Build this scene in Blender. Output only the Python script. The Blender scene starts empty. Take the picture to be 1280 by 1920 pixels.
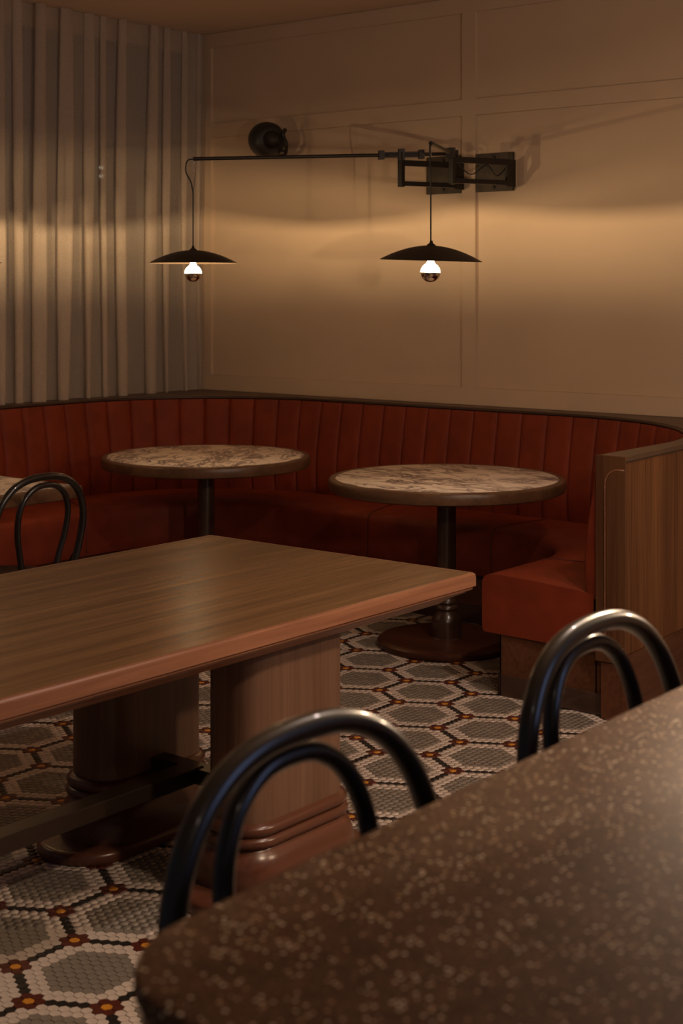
import bpy, math, random
import numpy as np
from mathutils import Vector
random.seed(7)
rng = np.random.default_rng(7)
S = bpy.context.scene
COL = S.collection
PI = math.pi

# ------------------------------------------------------------------ camera
F_PX, HORIZON, YAW, CAM_H = 2785.0, 540.0, math.radians(38.657), 1.60
cam = bpy.data.cameras.new('camera')
cam.sensor_width = 36.0
cam.lens = F_PX / 1920 * 36
cam.shift_y = (HORIZON - 960) / 1920
cam.clip_start = 0.05
cam.clip_end = 200
cam.dof.use_dof = True
cam.dof.focus_distance = 5.2
cam.dof.aperture_fstop = 6.0
cam_o = bpy.data.objects.new('camera', cam)
COL.objects.link(cam_o)
cam_o.location = (0, 0, CAM_H)
cam_o.rotation_euler = (PI / 2, 0, YAW)
S.camera = cam_o

# ------------------------------------------------------------------ world, lights, exposure
S.view_settings.view_transform = 'Standard'
S.view_settings.look = 'None'
S.view_settings.gamma = 1.0
S.view_settings.use_curve_mapping = False
S.view_settings.exposure = 0.18
W = bpy.data.worlds.new('World')
S.world = W
W.use_nodes = True
W.node_tree.nodes['Background'].inputs['Color'].default_value = (0.80, 0.78, 0.85, 1)
W.node_tree.nodes['Background'].inputs['Strength'].default_value = 0.05
BULB_W = 72.0
BULB_COL = (1.0, 0.68, 0.36)


def point_light(name, loc, watts, radius, col=BULB_COL):
    l = bpy.data.lights.new(name, 'POINT')
    l.energy = watts
    l.shadow_soft_size = radius
    l.color = col
    o = bpy.data.objects.new(name, l)
    COL.objects.link(o)
    o.location = loc
    return o


def spot_light(name, loc, target, watts, radius, deg, col):
    l = bpy.data.lights.new(name, 'SPOT')
    l.energy = watts
    l.shadow_soft_size = radius
    l.spot_size = math.radians(deg)
    l.spot_blend = 0.6
    l.color = col
    o = bpy.data.objects.new(name, l)
    COL.objects.link(o)
    o.location = loc
    o.rotation_euler = (Vector(target) - Vector(loc)).to_track_quat('-Z', 'Y').to_euler()
    return o


point_light('bar_lamp_light', (-1.25, 2.87, 1.62), 38, 0.05, (1.0, 0.72, 0.48))
point_light('bar_lamp_light', (-0.75, 3.90, 1.62), 40, 0.05, (1.0, 0.72, 0.48))
spot_light('ceiling_downlight', (-1.2, 3.7, 3.1), (-2.0, 3.4, 0), 70, 0.04, 120, (1.0, 0.80, 0.68))
spot_light('ceiling_downlight', (0.6, 0.4, 3.1), (-0.8, 1.5, 0.9), 4, 0.10, 110, (1.0, 0.80, 0.66))


al = bpy.data.lights.new('daylight_window', 'AREA')
al.shape = 'RECTANGLE'
al.size, al.size_y = 1.4, 1.2
al.energy = 9
al.color = (0.42, 0.55, 1.0)
alo = bpy.data.objects.new('daylight_window', al)
COL.objects.link(alo)
alo.location = (2.1, 3.2, 2.2)
alo.rotation_euler = (Vector((-1, 1.5, 1.0)) - Vector((2.1, 3.2, 2.2))).to_track_quat('-Z', 'Z').to_euler()

# ------------------------------------------------------------------ materials
def new_mat(name):
    m = bpy.data.materials.new(name)
    m.use_nodes = True
    nt = m.node_tree
    return m, nt, nt.nodes, nt.links, nt.nodes['Principled BSDF']


def ramp(nodes, stops):
    r = nodes.new('ShaderNodeValToRGB')
    el = r.color_ramp.elements
    while len(el) < len(stops):
        el.new(0.5)
    for e, (p, c) in zip(el, stops):
        e.position = p
        e.color = (*c, 1)
    return r


def plain(name, col, rough=0.5, metal=0.0, var=0.12, scale=6.0, bump=0.0, bump_scale=200, sheen=0.0, coat=0.0, spec=0.5):
    m, nt, N, L, B = new_mat(name)
    tc = N.new('ShaderNodeTexCoord')
    nz = N.new('ShaderNodeTexNoise')
    nz.inputs['Scale'].default_value = scale
    nz.inputs['Detail'].default_value = 5
    L.new(tc.outputs['Object'], nz.inputs['Vector'])
    lo = tuple(c * (1 - var) for c in col)
    hi = tuple(min(1, c * (1 + var)) for c in col)
    r = ramp(N, [(0.3, lo), (0.7, hi)])
    L.new(nz.outputs['Fac'], r.inputs['Fac'])
    L.new(r.outputs['Color'], B.inputs['Base Color'])
    B.inputs['Roughness'].default_value = rough
    B.inputs['Metallic'].default_value = metal
    B.inputs['Specular IOR Level'].default_value = spec
    B.inputs['Sheen Weight'].default_value = sheen
    B.inputs['Coat Weight'].default_value = coat
    if bump:
        n2 = N.new('ShaderNodeTexNoise')
        n2.inputs['Scale'].default_value = bump_scale
        n2.inputs['Detail'].default_value = 3
        L.new(tc.outputs['Object'], n2.inputs['Vector'])
        b = N.new('ShaderNodeBump')
        b.inputs['Strength'].default_value = bump
        b.inputs['Distance'].default_value = 0.002
        L.new(n2.outputs['Fac'], b.inputs['Height'])
        L.new(b.outputs['Normal'], B.inputs['Normal'])
    return m


def wood(name, dark, light, axis='z', rough=0.4, fine=55.0, wave=0.0, coat=0.0, spec=0.4):
    m, nt, N, L, B = new_mat(name)
    tc = N.new('ShaderNodeTexCoord')
    mp = N.new('ShaderNodeMapping')
    sc = {'x': (0.03, 1, 1), 'y': (1, 0.03, 1), 'z': (1, 1, 0.03)}[axis]
    mp.inputs['Scale'].default_value = sc
    L.new(tc.outputs['Object'], mp.inputs['Vector'])
    n1 = N.new('ShaderNodeTexNoise')
    n1.inputs['Scale'].default_value = fine
    n1.inputs['Detail'].default_value = 6
    n1.inputs['Roughness'].default_value = 0.62
    n1.inputs['Distortion'].default_value = wave
    L.new(mp.outputs['Vector'], n1.inputs['Vector'])
    n2 = N.new('ShaderNodeTexNoise')
    n2.inputs['Scale'].default_value = fine * 0.17
    n2.inputs['Detail'].default_value = 3
    L.new(mp.outputs['Vector'], n2.inputs['Vector'])
    mx = N.new('ShaderNodeMix')
    mx.inputs['Factor'].default_value = 0.45
    L.new(n1.outputs['Fac'], mx.inputs['A'])
    L.new(n2.outputs['Fac'], mx.inputs['B'])
    mid = tuple((a + b) / 2 for a, b in zip(dark, light))
    r = ramp(N, [(0.34, dark), (0.5, mid), (0.66, light)])
    L.new(mx.outputs['Result'], r.inputs['Fac'])
    L.new(r.outputs['Color'], B.inputs['Base Color'])
    B.inputs['Roughness'].default_value = rough
    B.inputs['Coat Weight'].default_value = coat
    B.inputs['Specular IOR Level'].default_value = spec
    B.inputs['Coat Roughness'].default_value = 0.25
    b = N.new('ShaderNodeBump')
    b.inputs['Strength'].default_value = 0.12
    b.inputs['Distance'].default_value = 0.001
    L.new(n1.outputs['Fac'], b.inputs['Height'])
    L.new(b.outputs['Normal'], B.inputs['Normal'])
    return m


def marble(name):
    m, nt, N, L, B = new_mat(name)
    tc = N.new('ShaderNodeTexCoord')
    mp = N.new('ShaderNodeMapping')
    mp.inputs['Rotation'].default_value = (0, 0, 0.5)
    mp.inputs['Scale'].default_value = (1.0, 2.3, 1.0)
    L.new(tc.outputs['Object'], mp.inputs['Vector'])
    d = N.new('ShaderNodeTexNoise')
    d.inputs['Scale'].default_value = 5
    d.inputs['Detail'].default_value = 6
    L.new(mp.outputs['Vector'], d.inputs['Vector'])
    add = N.new('ShaderNodeMix')
    add.data_type = 'VECTOR'
    add.inputs['Factor'].default_value = 0.22
    L.new(mp.outputs['Vector'], add.inputs['A'])
    L.new(d.outputs['Color'], add.inputs['B'])
    v = N.new('ShaderNodeTexNoise')
    v.inputs['Scale'].default_value = 5.5
    v.inputs['Detail'].default_value = 7
    v.inputs['Roughness'].default_value = 0.62
    v.inputs['Distortion'].default_value = 1.1
    L.new(mp.outputs['Vector'], v.inputs['Vector'])
    sb_ = N.new('ShaderNodeMath'); sb_.operation = 'SUBTRACT'
    sb_.inputs[1].default_value = 0.5
    L.new(v.outputs['Fac'], sb_.inputs[0])
    ab_ = N.new('ShaderNodeMath'); ab_.operation = 'ABSOLUTE'
    L.new(sb_.outputs[0], ab_.inputs[0])
    vr = ramp(N, [(0.0, (1, 1, 1)), (0.028, (0.6, 0.6, 0.6)), (0.075, (0, 0, 0))])
    L.new(ab_.outputs[0], vr.inputs['Fac'])
    k = N.new('ShaderNodeTexNoise')
    k.inputs['Scale'].default_value = 3.2
    k.inputs['Detail'].default_value = 4
    L.new(add.outputs['Result'], k.inputs['Vector'])
    kr = ramp(N, [(0.41, (0.04, 0.04, 0.04)), (0.54, (1, 1, 1))])
    L.new(k.outputs['Fac'], kr.inputs['Fac'])
    mu = N.new('ShaderNodeMath')
    mu.operation = 'MULTIPLY'
    L.new(vr.outputs['Color'], mu.inputs[0])
    L.new(kr.outputs['Color'], mu.inputs[1])
    c = ramp(N, [(0.0, (0.80, 0.72, 0.64)), (0.3, (0.44, 0.36, 0.33)), (1.0, (0.07, 0.045, 0.05))])
    L.new(mu.outputs[0], c.inputs['Fac'])
    L.new(c.outputs['Color'], B.inputs['Base Color'])
    B.inputs['Roughness'].default_value = 0.35
    return m


def terrazzo(name):
    m, nt, N, L, B = new_mat(name)
    tc = N.new('ShaderNodeTexCoord')
    prev = None
    base = N.new('ShaderNodeTexNoise')
    base.inputs['Scale'].default_value = 30
    L.new(tc.outputs['Object'], base.inputs['Vector'])
    r0 = ramp(N, [(0.35, (0.105, 0.052, 0.027)), (0.65, (0.150, 0.078, 0.042))])
    L.new(base.outputs['Fac'], r0.inputs['Fac'])
    prev = r0.outputs['Color']
    for sc, size, thr, cols in ((300, 0.34, 0.62, ((0.16, 0.080, 0.038), (0.46, 0.27, 0.15))),
                                (165, 0.33, 0.70, ((0.60, 0.35, 0.16), (1.0, 0.86, 0.64)))):
        v = N.new('ShaderNodeTexVoronoi')
        v.inputs['Scale'].default_value = sc
        L.new(tc.outputs['Object'], v.inputs['Vector'])
        sep = N.new('ShaderNodeSeparateColor')
        L.new(v.outputs['Color'], sep.inputs['Color'])
        lt = N.new('ShaderNodeMath'); lt.operation = 'LESS_THAN'
        lt.inputs[1].default_value = size
        L.new(v.outputs['Distance'], lt.inputs[0])
        gt = N.new('ShaderNodeMath'); gt.operation = 'GREATER_THAN'
        gt.inputs[1].default_value = thr
        L.new(sep.outputs['Red'], gt.inputs[0])
        mu = N.new('ShaderNodeMath'); mu.operation = 'MULTIPLY'
        L.new(lt.outputs[0], mu.inputs[0]); L.new(gt.outputs[0], mu.inputs[1])
        cr = ramp(N, [(0.0, cols[0]), (1.0, cols[1])])
        L.new(sep.outputs['Green'], cr.inputs['Fac'])
        mx = N.new('ShaderNodeMix'); mx.data_type = 'RGBA'
        L.new(mu.outputs[0], mx.inputs['Factor'])
        L.new(prev, mx.inputs['A']); L.new(cr.outputs['Color'], mx.inputs['B'])
        prev = mx.outputs['Result']
    L.new(prev, B.inputs['Base Color'])
    B.inputs['Roughness'].default_value = 0.5
    B.inputs['Specular IOR Level'].default_value = 0.10
    return m


def attr_mat(name, rough):
    m, nt, N, L, B = new_mat(name)
    a = N.new('ShaderNodeAttribute')
    a.attribute_name = 'tile_colour'
    L.new(a.outputs['Color'], B.inputs['Base Color'])
    B.inputs['Roughness'].default_value = rough
    return m


def curtain_mat(name):
    m, nt, N, L, B = new_mat(name)
    out = N['Material Output']
    N.remove(B)
    tc = N.new('ShaderNodeTexCoord')
    mp = N.new('ShaderNodeMapping')
    mp.inputs['Scale'].default_value = (60, 60, 900)
    L.new(tc.outputs['Object'], mp.inputs['Vector'])
    nz = N.new('ShaderNodeTexNoise')
    nz.inputs['Scale'].default_value = 1.0
    L.new(mp.outputs['Vector'], nz.inputs['Vector'])
    r = ramp(N, [(0.3, (0.62, 0.52, 0.43)), (0.7, (0.80, 0.69, 0.58))])
    L.new(nz.outputs['Fac'], r.inputs['Fac'])
    d = N.new('ShaderNodeBsdfDiffuse')
    t = N.new('ShaderNodeBsdfTranslucent')
    L.new(r.outputs['Color'], d.inputs['Color'])
    L.new(r.outputs['Color'], t.inputs['Color'])
    m1 = N.new('ShaderNodeMixShader')
    m1.inputs['Fac'].default_value = 0.28
    L.new(d.outputs[0], m1.inputs[1]); L.new(t.outputs[0], m1.inputs[2])
    tr = N.new('ShaderNodeBsdfTransparent')
    m2 = N.new('ShaderNodeMixShader')
    m2.inputs['Fac'].default_value = 0.42
    L.new(m1.outputs[0], m2.inputs[1]); L.new(tr.outputs[0], m2.inputs[2])
    L.new(m2.outputs[0], out.inputs['Surface'])
    return m


def pane_mat(name):
    m, nt, N, L, B = new_mat(name)
    out = N['Material Output']
    N.remove(B)
    tr = N.new('ShaderNodeBsdfTransparent')
    tr.inputs['Color'].default_value = (0.85, 0.9, 0.92, 1)
    g = N.new('ShaderNodeBsdfGlossy')
    g.inputs['Roughness'].default_value = 0.02
    mx = N.new('ShaderNodeMixShader')
    mx.inputs['Fac'].default_value = 0.07
    L.new(tr.outputs[0], mx.inputs[1]); L.new(g.outputs[0], mx.inputs[2])
    L.new(mx.outputs[0], out.inputs['Surface'])
    return m


def glow_glass(name, strength):
    m, nt, N, L, B = new_mat(name)
    out = N['Material Output']
    N.remove(B)
    tr = N.new('ShaderNodeBsdfTransparent')
    e = N.new('ShaderNodeEmission')
    e.inputs['Color'].default_value = (1.0, 0.74, 0.42, 1)
    e.inputs['Strength'].default_value = strength
    mx = N.new('ShaderNodeMixShader')
    mx.inputs['Fac'].default_value = 0.35
    L.new(tr.outputs[0], mx.inputs[1]); L.new(e.outputs[0], mx.inputs[2])
    L.new(mx.outputs[0], out.inputs['Surface'])
    return m


def emit(name, col, s):
    m, nt, N, L, B = new_mat(name)
    B.inputs['Base Color'].default_value = (*col, 1)
    B.inputs['Emission Color'].default_value = (*col, 1)
    B.inputs['Emission Strength'].default_value = s
    return m


M = dict(
    wall=plain('wall_paint', (0.60, 0.45, 0.315), 0.6, var=0.03, scale=3, bump=0.05, bump_scale=90),
    ceiling=plain('ceiling_paint', (0.66, 0.50, 0.36), 0.7, var=0.03, scale=2),
    grout=plain('grout', (0.045, 0.022, 0.016), 0.85, var=0.2, scale=40),
    leather=plain('rust_leather', (0.195, 0.029, 0.010), 0.62, var=0.16, scale=9, bump=0.25, bump_scale=450, spec=0.25),
    piping=plain('dark_red_piping', (0.10, 0.016, 0.010), 0.55),
    walnut_top=wood('walnut_top', (0.070, 0.032, 0.012), (0.200, 0.102, 0.044), 'y', 0.27, 60, spec=0.09),
    walnut_edge=wood('walnut_edge', (0.130, 0.048, 0.024), (0.31, 0.135, 0.072), 'y', 0.36, 60, 0.8),
    walnut_v=wood('walnut_vertical', (0.125, 0.062, 0.036), (0.225, 0.122, 0.076), 'z', 0.42, 70),
    walnut_base=wood('walnut_base', (0.080, 0.027, 0.015), (0.155, 0.058, 0.033), 'y', 0.28, 40, 0.6, 0.3),
    teak_v=wood('teak_vertical', (0.070, 0.024, 0.008), (0.235, 0.094, 0.032), 'z', 0.45, 75, spec=0.25),
    teak_dark=wood('teak_cap', (0.065, 0.025, 0.010), (0.140, 0.060, 0.026), 'z', 0.45, 60, spec=0.25),
    teak_h=wood('teak_horizontal', (0.070, 0.024, 0.011), (0.150, 0.058, 0.026), 'y', 0.5, 60, spec=0.25),
    ledge=wood('ledge_wood', (0.075, 0.040, 0.022), (0.130, 0.074, 0.042), 'x', 0.4, 40),
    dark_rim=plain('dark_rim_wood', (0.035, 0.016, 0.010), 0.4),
    round_rim=wood('round_rim_wood', (0.070, 0.032, 0.015), (0.150, 0.075, 0.037), 'x', 0.36, 40),
    column=plain('dark_column_wood', (0.052, 0.024, 0.014), 0.3, var=0.3, scale=14, coat=0.3),
    base=wood('round_base_wood', (0.036, 0.011, 0.006), (0.105, 0.034, 0.018), 'x', 0.35, 26, 0.5, spec=0.3),
    marble=marble('arabescato_marble'),
    black=plain('black_metal', (0.022, 0.016, 0.012), 0.42, 0.3, var=0.2),
    plate=plain('blackened_steel', (0.055, 0.040, 0.028), 0.45, 0.4, var=0.4, scale=14),
    shade_in=plain('shade_inside', (0.07, 0.05, 0.033), 0.5, 0.3),
    cable=plain('cable', (0.012, 0.010, 0.009), 0.6),
    chrome=plain('mirror_cap', (0.75, 0.66, 0.52), 0.12, 1.0, var=0.02),
    glow=glow_glass('lit_bulb_glass', 42.0),
    bent=plain('black_bentwood', (0.013, 0.009, 0.008), 0.30, var=0.3, scale=12, coat=0.35),
    seat=plain('dark_seat', (0.045, 0.028, 0.020), 0.45, bump=0.1),
    terrazzo=terrazzo('brown_terrazzo'),
    bar_edge=plain('bar_edge', (0.020, 0.014, 0.012), 0.25, coat=0.4),
    rail=plain('dark_foot_rail', (0.050, 0.032, 0.022), 0.32, 0.5),
    curtain=curtain_mat('sheer_linen'),
    pane=pane_mat('window_pane'),
    frame=plain('window_frame', (0.03, 0.026, 0.022), 0.5),
    tile_attr=attr_mat('mosaic_tiles', 0.42),
    speaker=plain('speaker_shell', (0.020, 0.018, 0.016), 0.45, var=0.2),
    grille=plain('speaker_grille', (0.030, 0.022, 0.016), 0.6, bump=0.5, bump_scale=300),
    facade=plain('night_facade', (0.02, 0.022, 0.027), 0.9),
    street_glow=emit('street_lamp_glow', (1.0, 0.86, 0.62), 1.6),
    cool_glow=emit('lit_office_window', (0.55, 0.75, 1.0), 0.35),
    steel=plain('steel_screw', (0.45, 0.42, 0.38), 0.3, 1.0),
)
TILE_COL = dict(white=(0.60, 0.50, 0.43), grey=(0.225, 0.190, 0.155), black=(0.018, 0.014, 0.012),
                brown=(0.090, 0.018, 0.010), yellow=(0.62, 0.25, 0.025))
for k_, c_ in TILE_COL.items():
    M['tile_' + k_] = plain('tile_' + k_, c_, 0.42, var=0.10, scale=60)


# ------------------------------------------------------------------ helpers
def mesh_obj(name, verts, faces, mat, parent=None, smooth=False, auto=None, org=(0, 0, 0)):
    me = bpy.data.meshes.new(name)
    ox, oy, oz = org
    me.from_pydata([(v[0] - ox, v[1] - oy, v[2] - oz) for v in verts], [], faces)
    me.update()
    me.validate()
    me.materials.append(mat)
    if smooth:
        me.polygons.foreach_set('use_smooth', [True] * len(me.polygons))
        if auto:
            me.set_sharp_from_angle(angle=math.radians(auto))
    o = bpy.data.objects.new(name, me)
    COL.objects.link(o)
    if parent:
        o.parent = parent
    return o


def thing(name, label, cat, loc=(0, 0, 0), rotz=0.0, group=None):
    o = bpy.data.objects.new(name, None)
    o.empty_display_size = 0.1
    COL.objects.link(o)
    o.location = loc
    o.rotation_euler = (0, 0, rotz)
    o['label'] = label
    o['category'] = cat
    if group:
        o['group'] = group
    return o


def struct(o, label=None):
    o['kind'] = 'structure'
    if label:
        o['label'] = label
    return o


def box(x0, x1, y0, y1, z0, z1):
    v = [(x, y, z) for z in (z0, z1) for x, y in ((x0, y0), (x1, y0), (x1, y1), (x0, y1))]
    f = [(3, 2, 1, 0), (4, 5, 6, 7), (0, 1, 5, 4), (1, 2, 6, 5), (2, 3, 7, 6), (3, 0, 4, 7)]
    return v, f


def rbox(x0, x1, y0, y1, z0, z1, b=0.004):
    """box with chamfered edges: three inset shells"""
    return loft_z(lambda o: rrect(x0 - o, x1 + o, y0 - o, y1 + o, b, 2), [(z0, -b), (z0 + b, 0), (z1 - b, 0), (z1, -b)])


def join(*vfs):
    V, F = [], []
    for v, f in vfs:
        n = len(V)
        V += list(v)
        F += [tuple(i + n for i in q) for q in f]
    return V, F


def rrect(x0, x1, y0, y1, r, n=4):
    r = max(1e-4, min(r, (x1 - x0) / 2 - 1e-4, (y1 - y0) / 2 - 1e-4))
    pts = []
    for cx, cy, a0 in ((x1 - r, y0 + r, -90), (x1 - r, y1 - r, 0), (x0 + r, y1 - r, 90), (x0 + r, y0 + r, 180)):
        for i in range(n + 1):
            a = math.radians(a0 + 90 * i / n)
            pts.append((cx + r * math.cos(a), cy + r * math.sin(a)))
    return pts


def loft_z(outline, prof, cap=True):
    V, F = [], []
    n = None
    for z, off in prof:
        p = outline(off)
        n = len(p)
        V += [(x, y, z) for x, y in p]
    for k in range(len(prof) - 1):
        for i in range(n):
            j = (i + 1) % n
            F.append((k * n + i, k * n + j, (k + 1) * n + j, (k + 1) * n + i))
    if cap:
        F.append(tuple(range(n - 1, -1, -1)))
        F.append(tuple((len(prof) - 1) * n + i for i in range(n)))
    return V, F


def lathe(prof, n=32, c=(0, 0, 0)):
    V, F = [], []
    rows = []
    for r, z in prof:
        if r < 1e-6:
            rows.append([len(V)])
            V.append((c[0], c[1], c[2] + z))
        else:
            rows.append(list(range(len(V), len(V) + n)))
            V += [(c[0] + r * math.cos(2 * PI * i / n), c[1] + r * math.sin(2 * PI * i / n), c[2] + z) for i in range(n)]
    for a, b in zip(rows, rows[1:]):
        for i in range(n):
            j = (i + 1) % n
            if len(a) == 1 and len(b) == 1:
                continue
            if len(a) == 1:
                F.append((a[0], b[i], b[j]))
            elif len(b) == 1:
                F.append((a[i], a[j], b[0]))
            else:
                F.append((a[i], a[j], b[j], b[i]))
    return V, F


def catmull(pts, n=8, closed=False):
    P = [Vector(p) for p in pts]
    out = []
    m = len(P)
    rngk = range(m if closed else m - 1)
    for k in rngk:
        p0 = P[(k - 1) % m] if closed or k > 0 else P[0] * 2 - P[1]
        p1, p2 = P[k], P[(k + 1) % m]
        p3 = P[(k + 2) % m] if closed or k + 2 < m else P[-1] * 2 - P[-2]
        for i in range(n):
            t = i / n
            out.append(0.5 * ((2 * p1) + (p2 - p0) * t + (2 * p0 - 5 * p1 + 4 * p2 - p3) * t * t + (3 * p1 - p0 - 3 * p2 + p3) * t ** 3))
    if not closed:
        out.append(P[-1])
    return out


def tube(pts, r, seg=10, closed=False, caps=True):
    P = [Vector(p) for p in pts]
    n = len(P)
    rad = r if isinstance(r, (list, tuple)) else [r] * n
    V, F = [], []
    nrm = None
    for i in range(n):
        if closed:
            t = (P[(i + 1) % n] - P[i - 1])
        else:
            t = P[min(i + 1, n - 1)] - P[max(i - 1, 0)]
        t.normalize()
        if nrm is None:
            a = Vector((0, 0, 1)) if abs(t.z) < 0.9 else Vector((1, 0, 0))
            nrm = (a - t * a.dot(t)).normalized()
        else:
            nrm = (nrm - t * nrm.dot(t)).normalized()
        b = t.cross(nrm)
        for k in range(seg):
            a = 2 * PI * k / seg
            V.append(tuple(P[i] + (nrm * math.cos(a) + b * math.sin(a)) * rad[i]))
    for i in range(n if closed else n - 1):
        j = (i + 1) % n
        for k in range(seg):
            l = (k + 1) % seg
            F.append((i * seg + k, i * seg + l, j * seg + l, j * seg + k))
    if caps and not closed:
        F.append(tuple(range(seg - 1, -1, -1)))
        F.append(tuple((n - 1) * seg + k for k in range(seg)))
    return V, F


def bar(p0, p1, w, h, up=(0, 0, 1)):
    """rectangular bar from p0 to p1, w sideways and h along up"""
    p0, p1, up = Vector(p0), Vector(p1), Vector(up)
    d = (p1 - p0).normalized()
    s = d.cross(up).normalized()
    u = s.cross(d).normalized()
    V = []
    for p in (p0, p1):
        for a, b in ((-1, -1), (1, -1), (1, 1), (-1, 1)):
            V.append(tuple(p + s * a * w / 2 + u * b * h / 2))
    return V, [(3, 2, 1, 0), (4, 5, 6, 7), (0, 1, 5, 4), (1, 2, 6, 5), (2, 3, 7, 6), (3, 0, 4, 7)]


def add(name, vf, mat, parent=None, smooth=False, auto=None, org=(0, 0, 0)):
    return mesh_obj(name, vf[0], vf[1], M[mat] if isinstance(mat, str) else mat, parent, smooth, auto, org)


def copy_tree(o, parent=None):
    c = o.copy()
    COL.objects.link(c)
    c.parent = parent
    for ch in list(o.children):
        copy_tree(ch, c)
    return c


# ------------------------------------------------------------------ the room
YW, XW, CEIL, LEDGE = 6.56, -6.46, 3.148, 0.98
floor = struct(add('floor', box(-7.0, 2.2, -1.0, YW + 0.2, -0.2, -0.0022), 'grout'),
               'dark grout bed of the hexagon mosaic floor')
ceiling = struct(add('ceiling', box(-6.6, 2.2, -1.0, YW + 0.2, CEIL, CEIL + 0.15), 'ceiling'),
                 'plain warm painted ceiling over the corner booth')
wall_back = struct(add('wall_back', box(-6.6, 2.2, YW + 0.016, YW + 0.2, -0.2, CEIL), 'wall'),
                   'cream panelled wall behind the curved banquette')
PX = (-6.262, -4.431, -4.343, -2.51, -2.42, -0.59, -0.50)


def strip(name, x0, x1, z0, z1):
    b = 0.002
    v = [(x0, YW + .016, z0), (x1, YW + .016, z0), (x1, YW + .016, z1), (x0, YW + .016, z1),
         (x0 + b, YW, z0 + b), (x1 - b, YW, z0 + b), (x1 - b, YW, z1 - b), (x0 + b, YW, z1 - b)]
    return mesh_obj(name, v, [(4, 5, 6, 7), (0, 1, 5, 4), (1, 2, 6, 5), (2, 3, 7, 6), (3, 0, 4, 7)], M['wall'], wall_back)


for z0, z1 in ((LEDGE, 1.075), (2.512, 2.602), (3.058, CEIL)):
    strip('rail', -6.44, 2.1, z0, z1)
for x0, x1 in ((-6.44, PX[0]), (PX[1], PX[2]), (PX[3], PX[4]), (PX[5], PX[6])):
    strip('stile', x0, x1, 1.071, 2.516)
    strip('stile', x0, x1, 2.598, 3.062)

wall_left = struct(add('wall_left', join(box(XW - 0.2, XW, -1.0, YW + 0.012, -0.2, LEDGE - 0.03), box(XW - 0.2, XW, -1.0, YW + .012, 3.05, CEIL)), 'wall'),
                   'low wall under the curtained window')
window_1 = struct(add('window_1', join(box(XW - 0.13, XW - 0.05, 1.2, YW, LEDGE - 0.03, LEDGE + 0.04), box(XW - 0.13, XW - 0.05, 1.2, YW, 2.99, 3.05)), 'frame'),
                  'dark framed night window behind the sheer curtain')
ys = [1.2, 2.28, 3.36, 4.44, 5.50, 6.53]
for y in ys:
    add('mullion', box(XW - 0.13, XW - 0.05, y - 0.03, y + 0.03, LEDGE + 0.04, 2.99), 'frame', window_1)
for a, b in zip(ys, ys[1:]):
    add('pane', box(XW - 0.095, XW - 0.085, a + 0.03, b - 0.03, LEDGE + 0.04, 2.99), 'pane', window_1)


# ------------------------------------------------------------------ mosaic floor
PITCH = 0.026027
VX, VY = -2.789068, 2.437366
e0 = np.array([math.cos(PI / 6), math.sin(PI / 6)]) * PITCH     # tile neighbours at 30, 90, 150 degrees
e1 = np.array([0.0, 1.0]) * PITCH
C0 = np.array([VX, VY]) + 7 * e1                                # a cell centre


def cube_round_dist(q, r):
    return np.maximum(np.maximum(np.abs(q), np.abs(r)), np.abs(q + r))


def build_tiles():
    n = 420
    q, r = np.meshgrid(np.arange(-n, n), np.arange(-n, n), indexing='ij')
    q = q.ravel(); r = r.ravel()
    P = C0 + q[:, None] * e0 + r[:, None] * e1
    ok = (P[:, 0] > -5.85) & (P[:, 0] < 0.3) & (P[:, 1] > 0.4) & (P[:, 1] < 6.0)
    ok &= ~((P[:, 0] > -3.08) & (P[:, 1] > 5.02) & (P[:, 0] < -2.62))
    ok &= ~((P[:, 0] > -0.58) & (P[:, 1] > 1.05))
    q, r, P = q[ok], r[ok], P[ok]
    # cell lattice: A = 7(e0+e1), B = 7(2e1-e0)   in axial (q,r): (7,7), (-7,14)
    det = 7 * 14 - 7 * (-7)
    a = (q * 14 + r * 7) / det
    b = (q * (-7) + r * 7) / det
    best = np.full(len(q), 99)
    a0, b0 = np.floor(a).astype(int), np.floor(b).astype(int)
    for da in (-1, 0, 1, 2):
        for db in (-1, 0, 1, 2):
            ca, cb = a0 + da, b0 + db
            best = np.minimum(best, cube_round_dist(q - (7 * ca - 7 * cb), r - (7 * ca + 14 * cb)))
    vd = np.full(len(q), 99)
    for da in (-1, 0, 1, 2):
        for db in (-1, 0, 1, 2):
            for vq, vr in ((7, 0), (0, 7), (-7, 7), (-7, 0), (0, -7), (7, -7)):
                ca, cb = a0 + da, b0 + db
                vd = np.minimum(vd, cube_round_dist(q - (7 * ca - 7 * cb) - vq, r - (7 * ca + 14 * cb) - vr))
    kind = np.where(best >= 7, 2, np.where(best >= 5, 0, 1))     # 0 white 1 grey 2 black
    kind = np.where(vd == 1, 3, kind)
    kind = np.where(vd == 0, 4, kind)
    return P, kind


TP, TK = build_tiles()
KN = ['white', 'grey', 'black', 'brown', 'yellow']
RT = (PITCH - 0.0014) / math.sqrt(3)
ang = np.arange(6) * PI / 3
hex_o = np.stack([np.cos(ang), np.sin(ang)], 1)
ZT, ZB, ZG = 0.0, -0.0008, -0.0024
c_, s_ = math.cos(YAW), math.sin(YAW)
Xc = c_ * TP[:, 0] + s_ * TP[:, 1]
Zc = -s_ * TP[:, 0] + c_ * TP[:, 1]
pxs = 640 + F_PX * Xc / np.maximum(Zc, 0.1)
pys = HORIZON + F_PX * CAM_H / np.maximum(Zc, 0.1)
vis = (Zc > 0.5) & (pxs > -8) & (pxs < 278 - np.maximum(0, pys - 1850) * 0.1) & (pys > 1600) & (pys < 1928)
order = np.argsort(np.where(vis, Zc, 1e9))[:min(300, int(vis.sum()))]
single = np.zeros(len(TP), bool)
single[order] = True
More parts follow.
